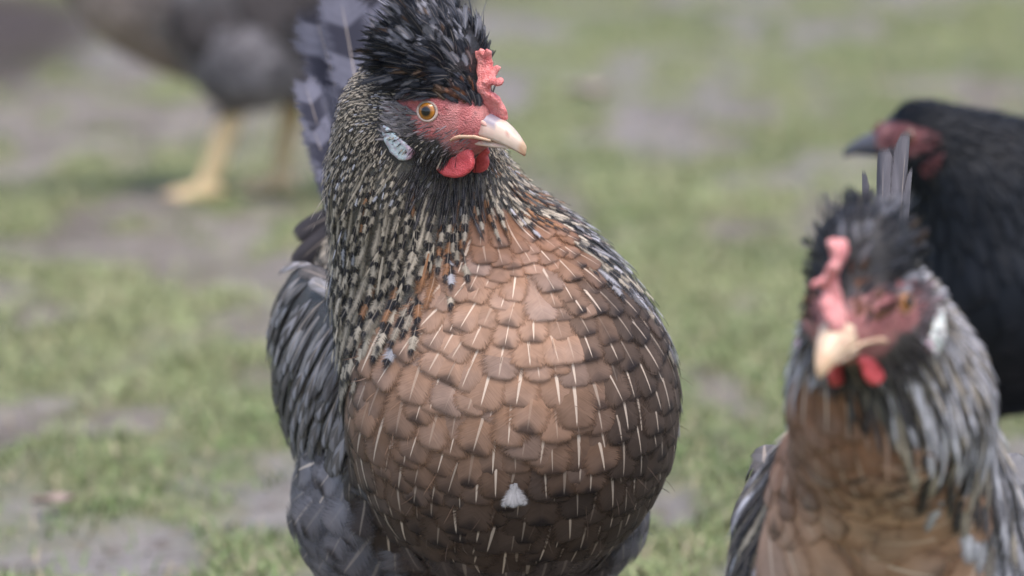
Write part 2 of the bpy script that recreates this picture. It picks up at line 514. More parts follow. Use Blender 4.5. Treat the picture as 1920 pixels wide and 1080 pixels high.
# ------------------------------------------------------------------ a hen
def beak_mesh(colf, lat):
    """upper and lower mandible as lofts along +x (head space)"""
    V, F, C = [], [], []
    def loft(xs, top, bot, wid, nseg=18, drop=0.0):
        base = len(V); n = len(xs)
        for i in range(n):
            for j in range(nseg):
                a = 2 * math.pi * j / nseg
                cy, cz = math.cos(a), math.sin(a)
                y = wid[i] * math.copysign(abs(cy) ** 0.85, cy)
                mid = bot[i] + (top[i] - bot[i]) * 0.25
                z = mid + (top[i] - mid) * max(cz, 0) ** 0.9 + (mid - bot[i]) * min(cz, 0)
                V.append((xs[i], y, z)); C.append(colf(i / (n - 1), cz, cy))
        for i in range(n - 1):
            for j in range(nseg):
                k = (j + 1) % nseg
                F.append((base + i * nseg + j, base + (i + 1) * nseg + j, base + (i + 1) * nseg + k, base + i * nseg + k))
        V.append((xs[-1] + 0.0002, 0, (top[-1] + bot[-1]) / 2)); C.append(colf(1, 0, 0))
        for j in range(nseg):
            F.append((base + (n - 1) * nseg + j, len(V) - 1, len(V) - 1, base + (n - 1) * nseg + (j + 1) % nseg))
    s = np.linspace(0, 1, 16)
    xs = 0.0215 + 0.0300 * s
    top = 0.0078 - 0.0022 * s - 0.0108 * s ** 2.4
    bot = -0.0062 - 0.0006 * s - 0.0036 * s ** 3
    wid = 0.0092 * (1 - s) ** 0.62 + 0.0006
    loft(xs, top, bot, wid)
    xs = 0.0195 + 0.0265 * s
    loft(xs, -0.0050 - 0.0016 * s ** 2, -0.0108 + 0.0030 * s ** 1.5, 0.0082 * (1 - s) ** 0.55 + 0.0006)
    # fleshy gape rims that run back along the cheeks
    for sd in (-1, 1):
        pts = np.array([(0.0340, sd * 0.0066, -0.0056), (0.0255, sd * 0.0090, -0.0052), (0.0195, sd * 0.0103, -0.0062), (0.0172, sd * 0.0110, -0.0074), (0.0156, sd * 0.0114, -0.0088)])
        rs = (0.0006, 0.0009, 0.0010, 0.0011, 0.0008)
        pts[:, 1] = sd * np.maximum(np.abs(pts[:, 1]), lat(pts[:, 0], pts[:, 2], sd) + .0002)
        base = len(V)
        for p, r in zip(pts, rs):
            for j in range(8):
                a = 2 * math.pi * j / 8
                V.append((p[0], p[1] + r * math.cos(a), p[2] + r * 1.1 * math.sin(a))); C.append(colf(-1, 0, 0))
        for i in range(4):
            for j in range(8):
                k = (j + 1) % 8; q = (base + i * 8 + j, base + i * 8 + k, base + i * 8 + 8 + k, base + i * 8 + 8 + j)
                F.append(q)
    # nostril flap
    for sd in (-1, 1):
        base = len(V)
        for i in range(7):
            th = math.pi * i / 6
            for j in range(10):
                a = 2 * math.pi * j / 10
                V.append((0.0268 + 0.0040 * math.cos(th), sd * 0.0066 + 0.0016 * math.sin(th) * math.cos(a), 0.0022 - 0.25 * 0.004 * math.cos(th) + 0.0020 * math.sin(th) * math.sin(a)))
                C.append(colf(-2, math.sin(a), 0))
        for i in range(6):
            for j in range(10):
                k = (j + 1) % 10
                F.append((base + i * 10 + j, base + i * 10 + k, base + i * 10 + 10 + k, base + i * 10 + 10 + j))
    return np.array(V), F, np.array(C)

def poly_object(name, V, F, mats, parent, col):
    """object from mixed tris and quads given as index tuples (repeated index = tri)"""
    me = bpy.data.meshes.new(name)
    ff = [tuple(dict.fromkeys(f)) for f in F]
    me.from_pydata([tuple(v) for v in V], [], [f for f in ff if len(f) > 2])
    for m in mats: me.materials.append(m)
    me.polygons.foreach_set('use_smooth', np.ones(len(me.polygons), bool))
    at = me.attributes.new('col', 'FLOAT_COLOR', 'POINT'); at.data.foreach_set('color', rgba(col, len(V)).astype(np.float32).ravel())
    me.update()
    ob = bpy.data.objects.new(name, me); COL.objects.link(ob); ob.parent = parent
    return ob

def sphere_grid(c, r, axis, nr=18, ns=24, cap=math.pi):
    """rings around axis: verts, faces, polar angle per vertex"""
    axis = nrm(np.array(axis, float)); h = np.array([0, 0, 1.0]) if abs(axis[2]) < .9 else np.array([1.0, 0, 0])
    e1 = nrm(np.cross(axis, h)); e2 = np.cross(axis, e1)
    V, A, F = [], [], []
    for i in range(nr + 1):
        th = cap * i / nr
        for j in range(ns):
            a = 2 * math.pi * j / ns
            V.append(c + r * (axis * math.cos(th) + math.sin(th) * (e1 * math.cos(a) + e2 * math.sin(a)))); A.append(th)
    for i in range(nr):
        for j in range(ns):
            k = (j + 1) % ns
            F.append((i * ns + j, (i + 1) * ns + j, (i + 1) * ns + k, i * ns + k))
    return np.array(V), F, np.array(A)

def make_hen(name, label, category, root, yaw, head_c, head_R, neck, sp):
    """root (x,y) on the ground, head_c / neck points / head_R given in world space"""
    e = bpy.data.objects.new(name, None); COL.objects.link(e)
    e.empty_display_size = 0.1
    e.location = (root[0], root[1], 0); e.rotation_euler = (0, 0, rad(yaw))
    e['label'] = label; e['category'] = category
    Rw = rotz(rad(yaw)); rt = np.array([root[0], root[1], 0.0])
    L = lambda w: (np.asarray(w, float) - rt) @ Rw              # world -> hen
    HC = L(head_c); HR = Rw.T @ head_R                           # head space -> hen:  p = HC + HR q
    to_hen = lambda q: HC + np.asarray(q, float) @ HR.T
    to_head = lambda p: (p - HC) @ HR
    S = sp.get('scale', 1.0); D = sp.get('detail', 1.0)
    # ---- body volume
    body = SDF()
    body.ell((0, .035 * S, .197 * S), (.076 * S, .15 * S, .090 * S), .03)
    bu = sp.get('breast_up', 0.0); lf = sp.get('leg_fat', 1.0)
    body.ell((0, -.050 * S, (.190 + bu) * S), (.088 * S, .078 * S, .093 * S), .03)
    body.ell((0, -.022 * S, .246 * S), (.053 * S, .056 * S, .046 * S), .03)
    body.ell((0, .165 * S, .222 * S), (.056 * S, .085 * S, .062 * S), .04)
    body.cone((0, .19 * S, .24 * S), (0, .245 * S, .285 * S), .034 * S, .014 * S, .03)
    if sp.get('rear_low'): body.ell((0, .130 * S, sp['rear_low'] * S), (.066 * S, .095 * S, .075 * S), .04)
    for sd in (-1, 1):
        body.ell((sd * .052 * S, .035 * S, (.130 + sp.get('thigh_up', 0)) * S), (.044 * S, .058 * S, .056 * S), .03)
    for sd, hy, fy in sp['legs']:
        hk = np.array((sd * .045 * S, hy, .098 * S)); an = np.array((sd * .045 * S, fy, .020))
        body.cone((sd * .045 * S, hy - .015, .125 * S), hk, .022 * S, .0095, .02)
        body.cone(hk, an, .0080 * lf, .0068 * lf, .006)
        for ang, ln in ((-32, .050), (0, .062), (32, .050), (180, .026)):
            a = rad(ang); t0 = np.array((math.sin(a), -math.cos(a), 0))
            body.cone(an - (0, 0, .006), an + t0 * ln * .55 + (0, 0, -.0125), .0062 * lf, .0052 * lf, .005)
            body.cone(an + t0 * ln * .55 + (0, 0, -.0125), an + t0 * ln + (0, 0, -.0175), .0052 * lf, .0024, .003)
    npts = [L(p) for p, _ in neck]; nr = [r for _, r in neck]
    body.chain(npts, nr, .035)
    body.cone(npts[-1], HC, nr[-1], .021, .015)
    hs_ = 1.0
    def hell(c, r, k): body.ell(to_hen(c), r, k, HR)
    hell((-.004, 0, .003), (.024, .0165, .0195), .012)
    hell((.013, 0, -.002), (.019, .0118, .0135), .010)
    hell((-.003, 0, -.011), (.021, .0160, .0125), .008)
    for sd in (-1, 1): hell((.002, sd * .0118, .0065), (.011, .0042, .0062), .006)
    ck = sp.get('crest_core', 1.0)
    if sp['crest']: hell((-.0105, 0, sp.get('crest_z', .027)), (.0255 * ck, .0262 * ck, .0240 * ck), .010)
    st = sp['step']; fine = sp['fine']
    lo = np.array([-.115 * S, min(-.19 * S, HC[1] - .05), -.004]); hi = np.array([.115 * S, .275 * S, HC[2] + .055])
    lo[0] = min(lo[0], HC[0] - .05); hi[0] = max(hi[0], HC[0] + .05)
    def axis(i):
        a = np.arange(lo[i], HC[i] - .042, st); b = np.arange(HC[i] - .042, HC[i] + .048, fine); c = np.arange(HC[i] + .048, hi[i], st)
        return np.concatenate([a, b, c])
    P, Q = surface_net(body, axis(0), axis(1), axis(2))
    q = to_head(P)
    # ---- bare skin / under-down pigment
    def face_mask(q, grow=0.0):
        x, y, z = q[:, 0], q[:, 1], q[:, 2]
        wob = (fbm(q, 300, 2, 3) - .5) * .005
        m1 = np.hypot((x - .006) / (.0245 + grow), (z - .0022 - .10 * (x - .006)) / (.0108 + grow)) - 1
        m2 = np.hypot((x - .020) / (.011 + grow), (z + .004) / (.0125 + grow)) - 1
        m = np.minimum(m1, m2) * .012 + wob
        m = np.where(np.abs(y) < .0035, np.maximum(m, -.001 + (.019 - x)), m)
        m = np.where((np.abs(q).max(1) > .045), .05, m)
        return m
    fm = face_mask(q)
    red = smooth(.5 - fm / .004)[:, None]
    low = smooth((-.004 - q[:, 2]) / .008)[:, None]
    skin = np.array(sp['skin']) * (1 - .35 * low) + np.array((.16, .10, .11)) * .35 * low
    wr = fbm(q * np.array([.5, 1, 1.6]) + .004 * np.sin(q[:, [2, 0, 1]] * 260), 520, 3, 9)[:, None]      # creases and pores
    skin = skin * (0.62 + .76 * wr)
    pale = smooth((fbm(q, 130, 2, 41)[:, None] - .48) / .2); skin = skin * (1 - .45 * pale) + np.array((.56, .27, .25)) * .45 * pale
    fleck = smooth((vnoise(q * np.array([.6, 1, 1.2]), 780, 13)[:, None] - .72) / .1); skin = skin * (1 - .5 * fleck) + np.array((.06, .04, .04)) * .5 * fleck
    cols_ = sp['colours']
    dn = np.array(sp['down'])[None] * np.ones((len(P), 1))
    if sp['crest']: dn = np.where((q[:, 2] > .012)[:, None], np.array([[.018, .016, .018]]), dn)
    colr = dn * (1 - red) + skin * red
    leg = smooth((.088 * S - P[:, 2]) / .006)[:, None]
    lc = np.array(sp['leg_col']) * (.8 + .4 * fbm(P, 260, 3, 4)[:, None])
    colr = colr * (1 - leg) + lc * leg

    # ---- plumage
    az_t, zb_t = np.array(sp['cape']).T
    ctr = sp.get('cape_centre', np.array([0, .0 * S]))
    def azim(p): return np.degrees(np.arctan2(p[:, 0] - ctr[0], -(p[:, 1] - ctr[1])))
    def zone(p):
        """0 none 1 head 2 crest 3 cape 4 breast 5 back 6 fluff"""
        q = to_head(p); fmk = face_mask(q); az = azim(p)
        zb = np.interp(az, az_t, zb_t) + (fbm(p, 60, 2, 5) - .5) * .03
        z = np.where(np.abs(az) < 112, 4, 5)
        z = np.where((p[:, 2] < .125 * S + .02 * (np.abs(az) > 60)), 6, z)
        z = np.where(p[:, 2] > zb, 3, z)
        nq = np.linalg.norm(q, axis=1); near = (q[:, 0] > -.034) & (q[:, 2] > -.026) & ((nq < .047) | ((q[:, 2] > .018) & (nq < .075)))
        z = np.where(near, 1, z)
        if sp['crest']:
            cr = near & (q[:, 2] > .0125 - .12 * q[:, 0] - sp.get('brow', 0) * smooth((np.abs(q[:, 1]) - .006) / .004) * smooth((q[:, 0] + .006) / .006)) & ~((np.abs(q[:, 1]) < .0046) & (q[:, 0] > .006))
            z = np.where(cr, 2, z)
        if sp['crest']: z = np.where((z == 1) & (q[:, 2] > .012) & (q[:, 0] > -.006), 0, z)
        z = np.where((fmk < .0008) & (z != 2), 0, z)
        z = np.where((q[:, 0] > .018) & (q[:, 2] > -.010) & (np.linalg.norm(q, axis=1) < .047) & (z != 2), 0, z)
        z = np.where((poly_sd(q[:, [0, 2]], LOBE) < .001) & (np.linalg.norm(q, axis=1) < .04), 0, z)
        z = np.where(p[:, 2] < sp.get('bare_z', .092) * S, 0, z)
        return z
    zP = zone(P); azP = azim(P)
    uc = np.where(np.isin(zP, (4, 5, 6))[:, None], cols_['breast'](P, azP, zP)[0] * .8, np.where((zP == 3)[:, None], np.array(sp.get('neck_down', sp['down'])), dn))
    colr = np.where(((red < .05) & (leg < .05)), uc, colr)
    mesh_object('body', P, Q, [M['hide']], e, {'col': rgba(colr, len(P))})
    throat = HC + HR @ np.array([.0, 0, -.03])
    flow_c = np.array([0, -.06 * S, .262 * S])
    def flow(p):
        d = nrm(p - flow_c) * np.array([1.25, 1, 1]) + np.array([0, .12, -.45])
        back = smooth((np.abs(azim(p)) - 60) / 60)[:, None]
        d = d * (1 - back) + np.array([0, 1.0, -.35]) * back
        nk = smooth((p[:, 2] - .255 * S) / .05)[:, None]
        d = d * (1 - nk) + (nrm(p - (HC + HR @ np.array([.03, 0, .02]))) * .8 + np.array([0, .1, -.9])) * nk
        return nrm(d)
    def flow_cape(p):
        d = nrm(p - (HC + HR @ np.array([.02, 0, .03]))) * .75 + np.array([0, .10, -.95])
        return nrm(d + .25 * smooth((np.abs(azim(p)) - 60) / 60)[:, None] * np.array([0, 1., 0]))
    def jit(d, s): return nrm(d + rng.normal(0, s, d.shape))
    cols = sp['colours']
    # breast, back, fluff
    rad_b = sp['breast_r']
    def rB(p):
        z = zone(p); r = np.where(z == 4, rad_b * (.62 + .38 * smooth((.30 * S - p[:, 2]) / (.09 * S))), np.nan)
        r = np.where(z == 5, rad_b * .95, r); r = np.where(z == 6, rad_b * 1.05, r)
        return r
    pts = sample_surface(P, Q, rB, 30000)
    z = zone(pts); r = rB(pts)
    o = np.argsort(pts[:, 2]); pts, z, r = pts[o], z[o], r[o]
    cb, cm, par, par2 = cols['breast'](pts, azim(pts), z)
    Ln = r * np.where(z == 6, 3.4, 3.9) * rng.uniform(.88, 1.12, len(pts)); Wd = r * np.where(z == 5, .8, 1.85) * rng.uniform(.88, 1.12, len(pts))
    dirs = jit(flow(pts), .09); h1 = np.where(z == 6, .005, .0018) * rng.uniform(.6, 1.45, len(pts))
    for zz, nm in ((6, 'belly_fluff'), (5, 'back_plumage'), (4, 'breast_plumage')):
        k = z == zz
        F = Feathers()
        F.add(pts[k], dirs[k], Ln[k], Wd[k], cb[k], cm[k], par[k], par2[k], 'paddle', 9, 7, body, .0002, h1[k], cup=.03)
        if zz != 5 and D > .8:                                   # stray barbs that curl off the vanes
            m = rng.choice(np.flatnonzero(k), int(k.sum() * .35), replace=False); nn = body.grad(pts[m])
            ps_ = pts[m] + dirs[m] * (Ln[m] * .55)[:, None]
            for _ in range(3): ps_ = ps_ - body(ps_)[:, None] * body.grad(ps_)
            nn = body.grad(ps_); F.add(ps_ + nn * .0018, jit(dirs[m] + nn * .04, .3), Ln[m] * .30, .00022, cb[m] * .9, cm[m], (0, 0, 0, 0), (0, 0, .3), 'lance', 5, 3, None, bend=rng.normal(0, .12, (len(m), 3)) - nn * .15, normal=nn)
        F.build(nm, M[sp['mat']], e)
    # cape (hackle) and small head feathers
    def rC(p):
        z = zone(p); t = smooth((HC[2] + .005 - p[:, 2]) / .12)
        r = np.where(z == 3, sp['cape_r'] * (.42 + 1.25 * t), np.nan)
        return np.where(z == 1, sp['cape_r'] * .36, r)
    pts = sample_surface(P, Q, rC, 60000); r = rC(pts)
    o = np.argsort(pts[:, 2]); pts, r = pts[o], r[o]
    z = zone(pts); q = to_head(pts)
    d = flow_cape(pts)
    lowq = smooth((-.004 - q[:, 2]) / .014)[:, None]
    hd = nrm((np.array([[-1.0, 0, -.25]]) * (1 - lowq) + np.array([[-.30, 0, -1.0]]) * lowq) @ HR.T)
    wz = smooth((.056 - np.linalg.norm(q, axis=1)) / .02)[:, None]
    d = nrm(d * (1 - wz) + hd * wz)
    tz = smooth((HC[2] - .02 - pts[:, 2]) / .09)
    Ln = r * sp['cape_len'] * rng.uniform(.85, 1.15, len(pts)) * (1.25 - .25 * tz); Wd = r * rng.uniform(.85, 1.15, len(pts)) * (.66 + .54 * tz)
    cb, cm, par, par2 = cols['cape'](pts, azim(pts), z, q)
    F = Feathers()
    F.add(pts, jit(d, .13), Ln, Wd, cb, cm, par, par2, 'blade', 8, 5, body, .0001, rng.uniform(.0018, .0042, len(pts)), cup=.08)
    # loose fibres that stand off the outline
    k = rng.choice(len(pts), int(len(pts) * (.06 if D > .8 else 0)), replace=False)
    nn = body.grad(pts[k])
    F.add(pts[k] + nn * .002, jit(d[k] + nn * .12, .12), Ln[k] * .9, Wd[k] * .16, cb[k] * 1.1, cm[k], par[k] * np.array([0, 1, 1, 0]), par2[k][:, :3] * np.array([0, 0, 1]), 'lance', 4, 3, None, bend=-nn * .12, normal=nn)
    F.build('hackle_plumage', M[sp['mat']], e)
    # bristles on the bare lower face
    def rF(p):
        q = to_head(p); m = face_mask(q)
        ok = (m > -.012) & (m < .0015) & (q[:, 2] < -.0015) & (q[:, 0] > -.016) & (q[:, 0] < .024) & (np.linalg.norm(q, axis=1) < .04)
        return np.where(ok, .0012, np.nan)
    if D > .8:
        pts = sample_surface(P, Q, rF, 9000)
        nn = body.grad(pts); d = nrm(np.array([-1.0, 0, -.55]) @ HR.T + 0 * pts + nn * .45)
        g_ = rng.uniform(.25, 1.0, (len(pts), 1)) ** 2
        F = Feathers()
        F.add(pts, jit(d, .2), rng.uniform(.0025, .0052, len(pts)), rng.uniform(.00016, .00036, len(pts)), g_ * np.array([[.42, .34, .36]]) + .012, (0, 0, 0), (0, 0, 0, 0), (0, 0, .3), 'lance', 4, 3, None, bend=-nn * .25, normal=nn)
        F.build('face_bristles', M['plumage'], e)
    # ear tuft
    for sd in (-1, 1):
        F = Feathers()
        n = int(150 * max(D, .4)); xs = rng.uniform(-.0185, -.002, n); zs = rng.uniform(-.0165, .0035, n) - .25 * (xs + .012)
        p = to_hen(np.stack([xs, np.full(n, sd * .0172), zs], 1))
        for _ in range(3): p = p - body(p)[:, None] * body.grad(p)
        nn = body.grad(p)
        d = nrm(np.array([-.9, sd * .25, .05]) @ HR.T + nn * .35 + 0 * p)
        t_ = rng.uniform(.5, 1.25, (n, 1)) * np.interp(xs, [-.018, -.006, 0], [1.15, .7, .42])[:, None]
        F.add(p, jit(d, .22), rng.uniform(.006, .0105, n), rng.uniform(.0009, .0019, n), np.array(sp['tuft']) * t_, (.03, .025, .03), (0, .3, 0, 0), (0, .8, .5), 'wisp', 5, 3, None, bend=-nn * .3, normal=nn)
        F.build('ear_tuft', M[sp['mat']], e)
    # crest
    if sp['crest']:
        def rK(p): return np.where(zone(p) == 2, .0019 / max(D, .5), np.nan)
        pts = sample_surface(P, Q, rK, 30000); q = to_head(pts); nn = body.grad(pts); nh = nn @ HR
        n = len(pts)
        o = np.argsort(q[:, 2] * .6 - q[:, 0]); 
        front = smooth((q[:, 0] - .002) / .018)[:, None]
        up = smooth((q[:, 2] - .022) / .016)[:, None]
        dh = nh * np.array([.7, .9, .9]) + np.array([-.85, 0, .20]) * (1 - .45 * up) + np.array([-.1, 0, .75]) * up + front * np.array([.15, 0, .45])
        dh[:, 1] += np.sign(q[:, 1]) * .32 * front[:, 0]
        clump = np.stack([fbm(q, 170, 1, 60 + i_) - .5 for i_ in range(3)], 1) * 1.1
        dh = dh + rng.normal(0, .12, dh.shape) + clump
        Lk = rng.uniform(.013, .022, n) * (1 - .22 * up[:, 0]) * (.72 + .38 * up[:, 0]) * sp.get('crest_len', .80)
        spk = rng.random(n) < .14; Lk = np.where(spk, Lk * rng.uniform(1.1, 1.75, n), Lk)
        cb, cm, par, par2 = cols['crest'](q, up[:, 0])
        bend = (np.array([-.36, 0, -.20]) + rng.normal(0, .13, (n, 3))) @ HR.T
        F = Feathers()
        F.add(pts, nrm(dh) @ HR.T, Lk, rng.uniform(.0028, .0056, n), cb, cm, par, par2, 'wisp', 7, 3, None, bend=bend, normal=nn, cup=.35, twist=rng.normal(0, .5, n))
        k = rng.choice(n, int(n * .28 * D), replace=False)
        F.add(pts[k], nrm(dh[k] + rng.normal(0, .2, (len(k), 3))) @ HR.T, Lk[k] * 1.08, rng.uniform(.0003, .0006, len(k)), cb[k], cm[k], (0, 0, 0, 0), (0, 0, .3), 'wisp', 6, 3, None, bend=bend[k], normal=nn[k])
        F.build('crest', M['gloss_plumage'], e)
    # ---- wings
    for sd in (-1, 1):
        W = SDF()
        Rx = np.array([[1, 0, 0], [0, math.cos(.22), -math.sin(.22)], [0, math.sin(.22), math.cos(.22)]])
        cz = sp.get('wing_z', .190) * S
        W.ell((sd * (.073 + sp.get('wing_out', 0) * (sd > 0)) * S, .062 * S, cz), (.020 * S, .105 * S, .058 * S), .01, Rx)
        lo = np.array([sd * .08 * S - .04, -.10 * S, .10 * S]); hi = np.array([sd * .08 * S + .04, .19 * S, .32 * S])
        ws = max(st, .004)
        PW, QW = surface_net(W, *[np.arange(lo[i], hi[i], ws) for i in range(3)])
        rw = sp['breast_r'] * 1.1
        def rW(p):
            g = W.grad(p); return np.where((g[:, 0] * sd > -.25) & (p[:, 1] < .13 * S), rw, np.nan)
        pts = sample_surface(PW, QW, rW, 20000)
        o = np.argsort(-pts[:, 1]); pts = pts[o]; n = len(pts)
        cb, cm, par, par2 = cols['wing'](pts, n)
        d = np.array([0, .50, -.85]) + 0 * pts
        F = Feathers()
        k = np.linspace(0, 1, 11)                                # long flight feathers, folded
        rts = np.stack([np.full(11, sd * .088 * S), .01 * S + .06 * S * k, cz - .045 * S + .05 * S * k], 1)
        cq, cmq, pq, pq2 = cols['wing'](rts, 11)
        F.add(rts, np.array([-.06 * sd, .93, -.28]) + 0 * rts, .150 * S, .011 * S, cq, cmq, pq, pq2, 'quill', 9, 5, None, bend=np.array([-.10 * sd, 0, .06]) + 0 * rts, normal=np.array([sd, 0, .35]) + 0 * rts)
        F.add(pts, jit(d, .10), rw * 4.0 * rng.uniform(.85, 1.15, n), rw * rng.uniform(.6, .85, n), cb, cm, par, par2, 'paddle', 7, 5, W, .0003, rng.uniform(.003, .0055, n), cup=.08)
        F.build('wing', M[sp['mat']], e, (PW, QW, M['hide'], np.array(sp['down'])))
    # ---- tail
    if sp.get('tail'):
        F = Feathers()
        for t in sp['tail']:
            r0, tp = (t['root'], t['tip']) if t.get('local') else (L(t['root']), L(t['tip']))
            r0, tp = np.array(r0, float), np.array(tp, float)
            bd = np.array(t.get('bend', (0, 0, 0)), float); bd = bd if t.get('local') else bd @ Rw
            nrmv = np.array(t.get('normal', (0, -1, 0.1)), float); nrmv = nrmv if t.get('local') else nrmv @ Rw
            ln = np.linalg.norm(tp - r0); d0 = (tp - r0) / ln - bd
            F.add(r0[None], (d0 / np.linalg.norm(d0))[None], np.array([ln * np.linalg.norm(d0)]), np.array([t['w']]), t['cb'], t['cm'], t['par'], t.get('par2', (.2, .25, .35)), t.get('kind', 'quill'), 16, 9, None,
                  bend=(bd / np.linalg.norm(d0))[None], normal=nrmv[None], cup=t.get('cup', .12), twist=np.array([t.get('twist', 0.0)]))
        F.build('tail', M[sp['mat']], e)
    def lat(x, z, sd):
        x, z = np.broadcast_arrays(np.atleast_1d(x).astype(float), np.atleast_1d(z).astype(float)); hi_ = np.full(x.shape, .035); lo_ = np.zeros(x.shape)
        for _ in range(14):
            mid = (hi_ + lo_) / 2; ins = body(to_hen(np.stack([x, sd * mid, z], 1))) < 0
            lo_ = np.where(ins, mid, lo_); hi_ = np.where(ins, hi_, mid)
        return lo_
    # ---- beak, comb, wattles, lobes, eyes
    V, Fc, C = beak_mesh(sp['beak'], lat)
    dq = fbm(V, 190, 3, 2)[:, None]
    C = C * (.86 + .28 * dq)
    blot = smooth((fbm(V, 420, 3, 8)[:, None] - .60) / .1) * (C.mean(1, keepdims=True) > .25)
    C = C * (1 - blot * .45 * np.array([.5, 1, 1]))
    poly_object('beak', to_hen(V), Fc, [M['horn']], e, C)
    if sp['crest']:
        P1, Q1 = flesh([COMB_LOW, COMB_UP], .0030, .00065 if D > .8 else .0011, fingers=[((.0200, 0, .0195), (.0235, -.0015, .0232), .0023), ((.0235, -.0015, .0232), (.0318, -.0035, .0248), .0018)], lump=.0008, seed=sp['seed'])
        P1[:, 0] += .0012; P1[:, 1] += .0022 * np.sin(P1[:, 2] * 230 + .4)
    else:
        P1, Q1 = flesh([LOW_COMB], .0026, .0011, seed=sp['seed'])
    mesh_object('comb', to_hen(P1), Q1, [M[sp.get('comb_mat', 'comb')]], e)
    for sd in (-1, 1):
        P1, Q1 = flesh([np.concatenate([ellipse(14.3, -20.9, 12.6 if sd < 0 else 9.5, 8.2 if sd < 0 else 7, .12)[[*range(0, 20)]]]), np.array([(10, -14), (21, -10), (24, -15), (14, -20)]) * MM], .0017, .0007 if D > .8 else .0011, 0, lump=.0004, seed=3 + sd)
        if sd > 0: P1[:, 0] += .002
        P1[:, 1] += sd * (.0062 + .20 * np.maximum(-.012 - P1[:, 2], 0))
        mesh_object('wattle', to_hen(P1), Q1, [M[sp.get('wattle_mat', 'wattle')]], e)
        P1, Q1 = flesh([LOBE], .0014, .0007 if D > .8 else .0011, 0, lump=.0006, seed=8 + sd)
        zz = P1[:, 2].copy(); xx = P1[:, 0].copy()
        P1[:, 1] += sd * (np.maximum(lat(np.clip(xx, -.017, 0), np.clip(zz, -.020, -.006), sd), .0145) + .0007)
        pk = smooth((xx + .0075) / .005)[:, None]
        c = np.array(sp['lobe']) * (1 - pk) + np.array(sp.get('lobe2', (.52, .28, .38))) * pk
        vein = smooth((vnoise(P1 * np.array([1, .3, 1.0]), 700, 4)[:, None] - .62) / .1)
        c = c * (1 - .35 * vein * np.array([.3, .8, .6]))
        mesh_object('earlobe', to_hen(P1), Q1, [M['lobe']], e, {'col': rgba(c, len(P1))})
        ax = nrm(np.array([.20, sd * 1.0, .10])); c0 = np.array([.0022, sd * (lat(.0022, .0036, sd)[0] - .0038), .0036])
        V, Fc, A = sphere_grid(c0, .0062, ax)
        dg = np.degrees(A)[:, None]
        ir = np.array(sp['iris'])
        c = np.where(dg < 28.5, np.array([[.004, .004, .005]]), np.where(dg < 33, ir * .75, np.where(dg < 42, ir, np.where(dg < 47, ir * .35, np.array([[.02, .012, .01]])))))
        c = c * np.where((dg > 28.5) & (dg < 44), .75 + .5 * fbm(V, 900, 2, 5)[:, None], 1)
        ey = poly_object('eye', to_hen(V), Fc, [M['eye']], e, c)
        # eyelid: a fleshy ring round the eye
        h = np.array([0, 0, 1.0]); e1 = nrm(np.cross(ax, h)); e2 = np.cross(ax, e1)
        V, Fc, C = [], [], []
        ns, nt = 36, 10
        for i in range(ns):
            a = 2 * math.pi * i / ns; rdir = e1 * math.cos(a) + e2 * math.sin(a)
            rr = .0050 + .0002 * math.cos(2 * a); up_ = -math.sin(a)
            cen = c0 + ax * .0037 + rdir * rr
            for j in range(nt):
                b = 2 * math.pi * j / nt
                V.append(cen + (rdir * math.cos(b) * .00075 + ax * math.sin(b) * .0008)); C.append(np.array(sp['lid']) * (1.0 if rdir[2] < .3 else .6))
        for i in range(ns):
            for j in range(nt):
                a, b = (i + 1) % ns, (j + 1) % nt
                Fc.append((i * nt + j, a * nt + j, a * nt + b, i * nt + b))
        poly_object('eyelid', to_hen(np.array(V)), Fc, [M['lid']], ey, np.array(C))
    return e, body, L

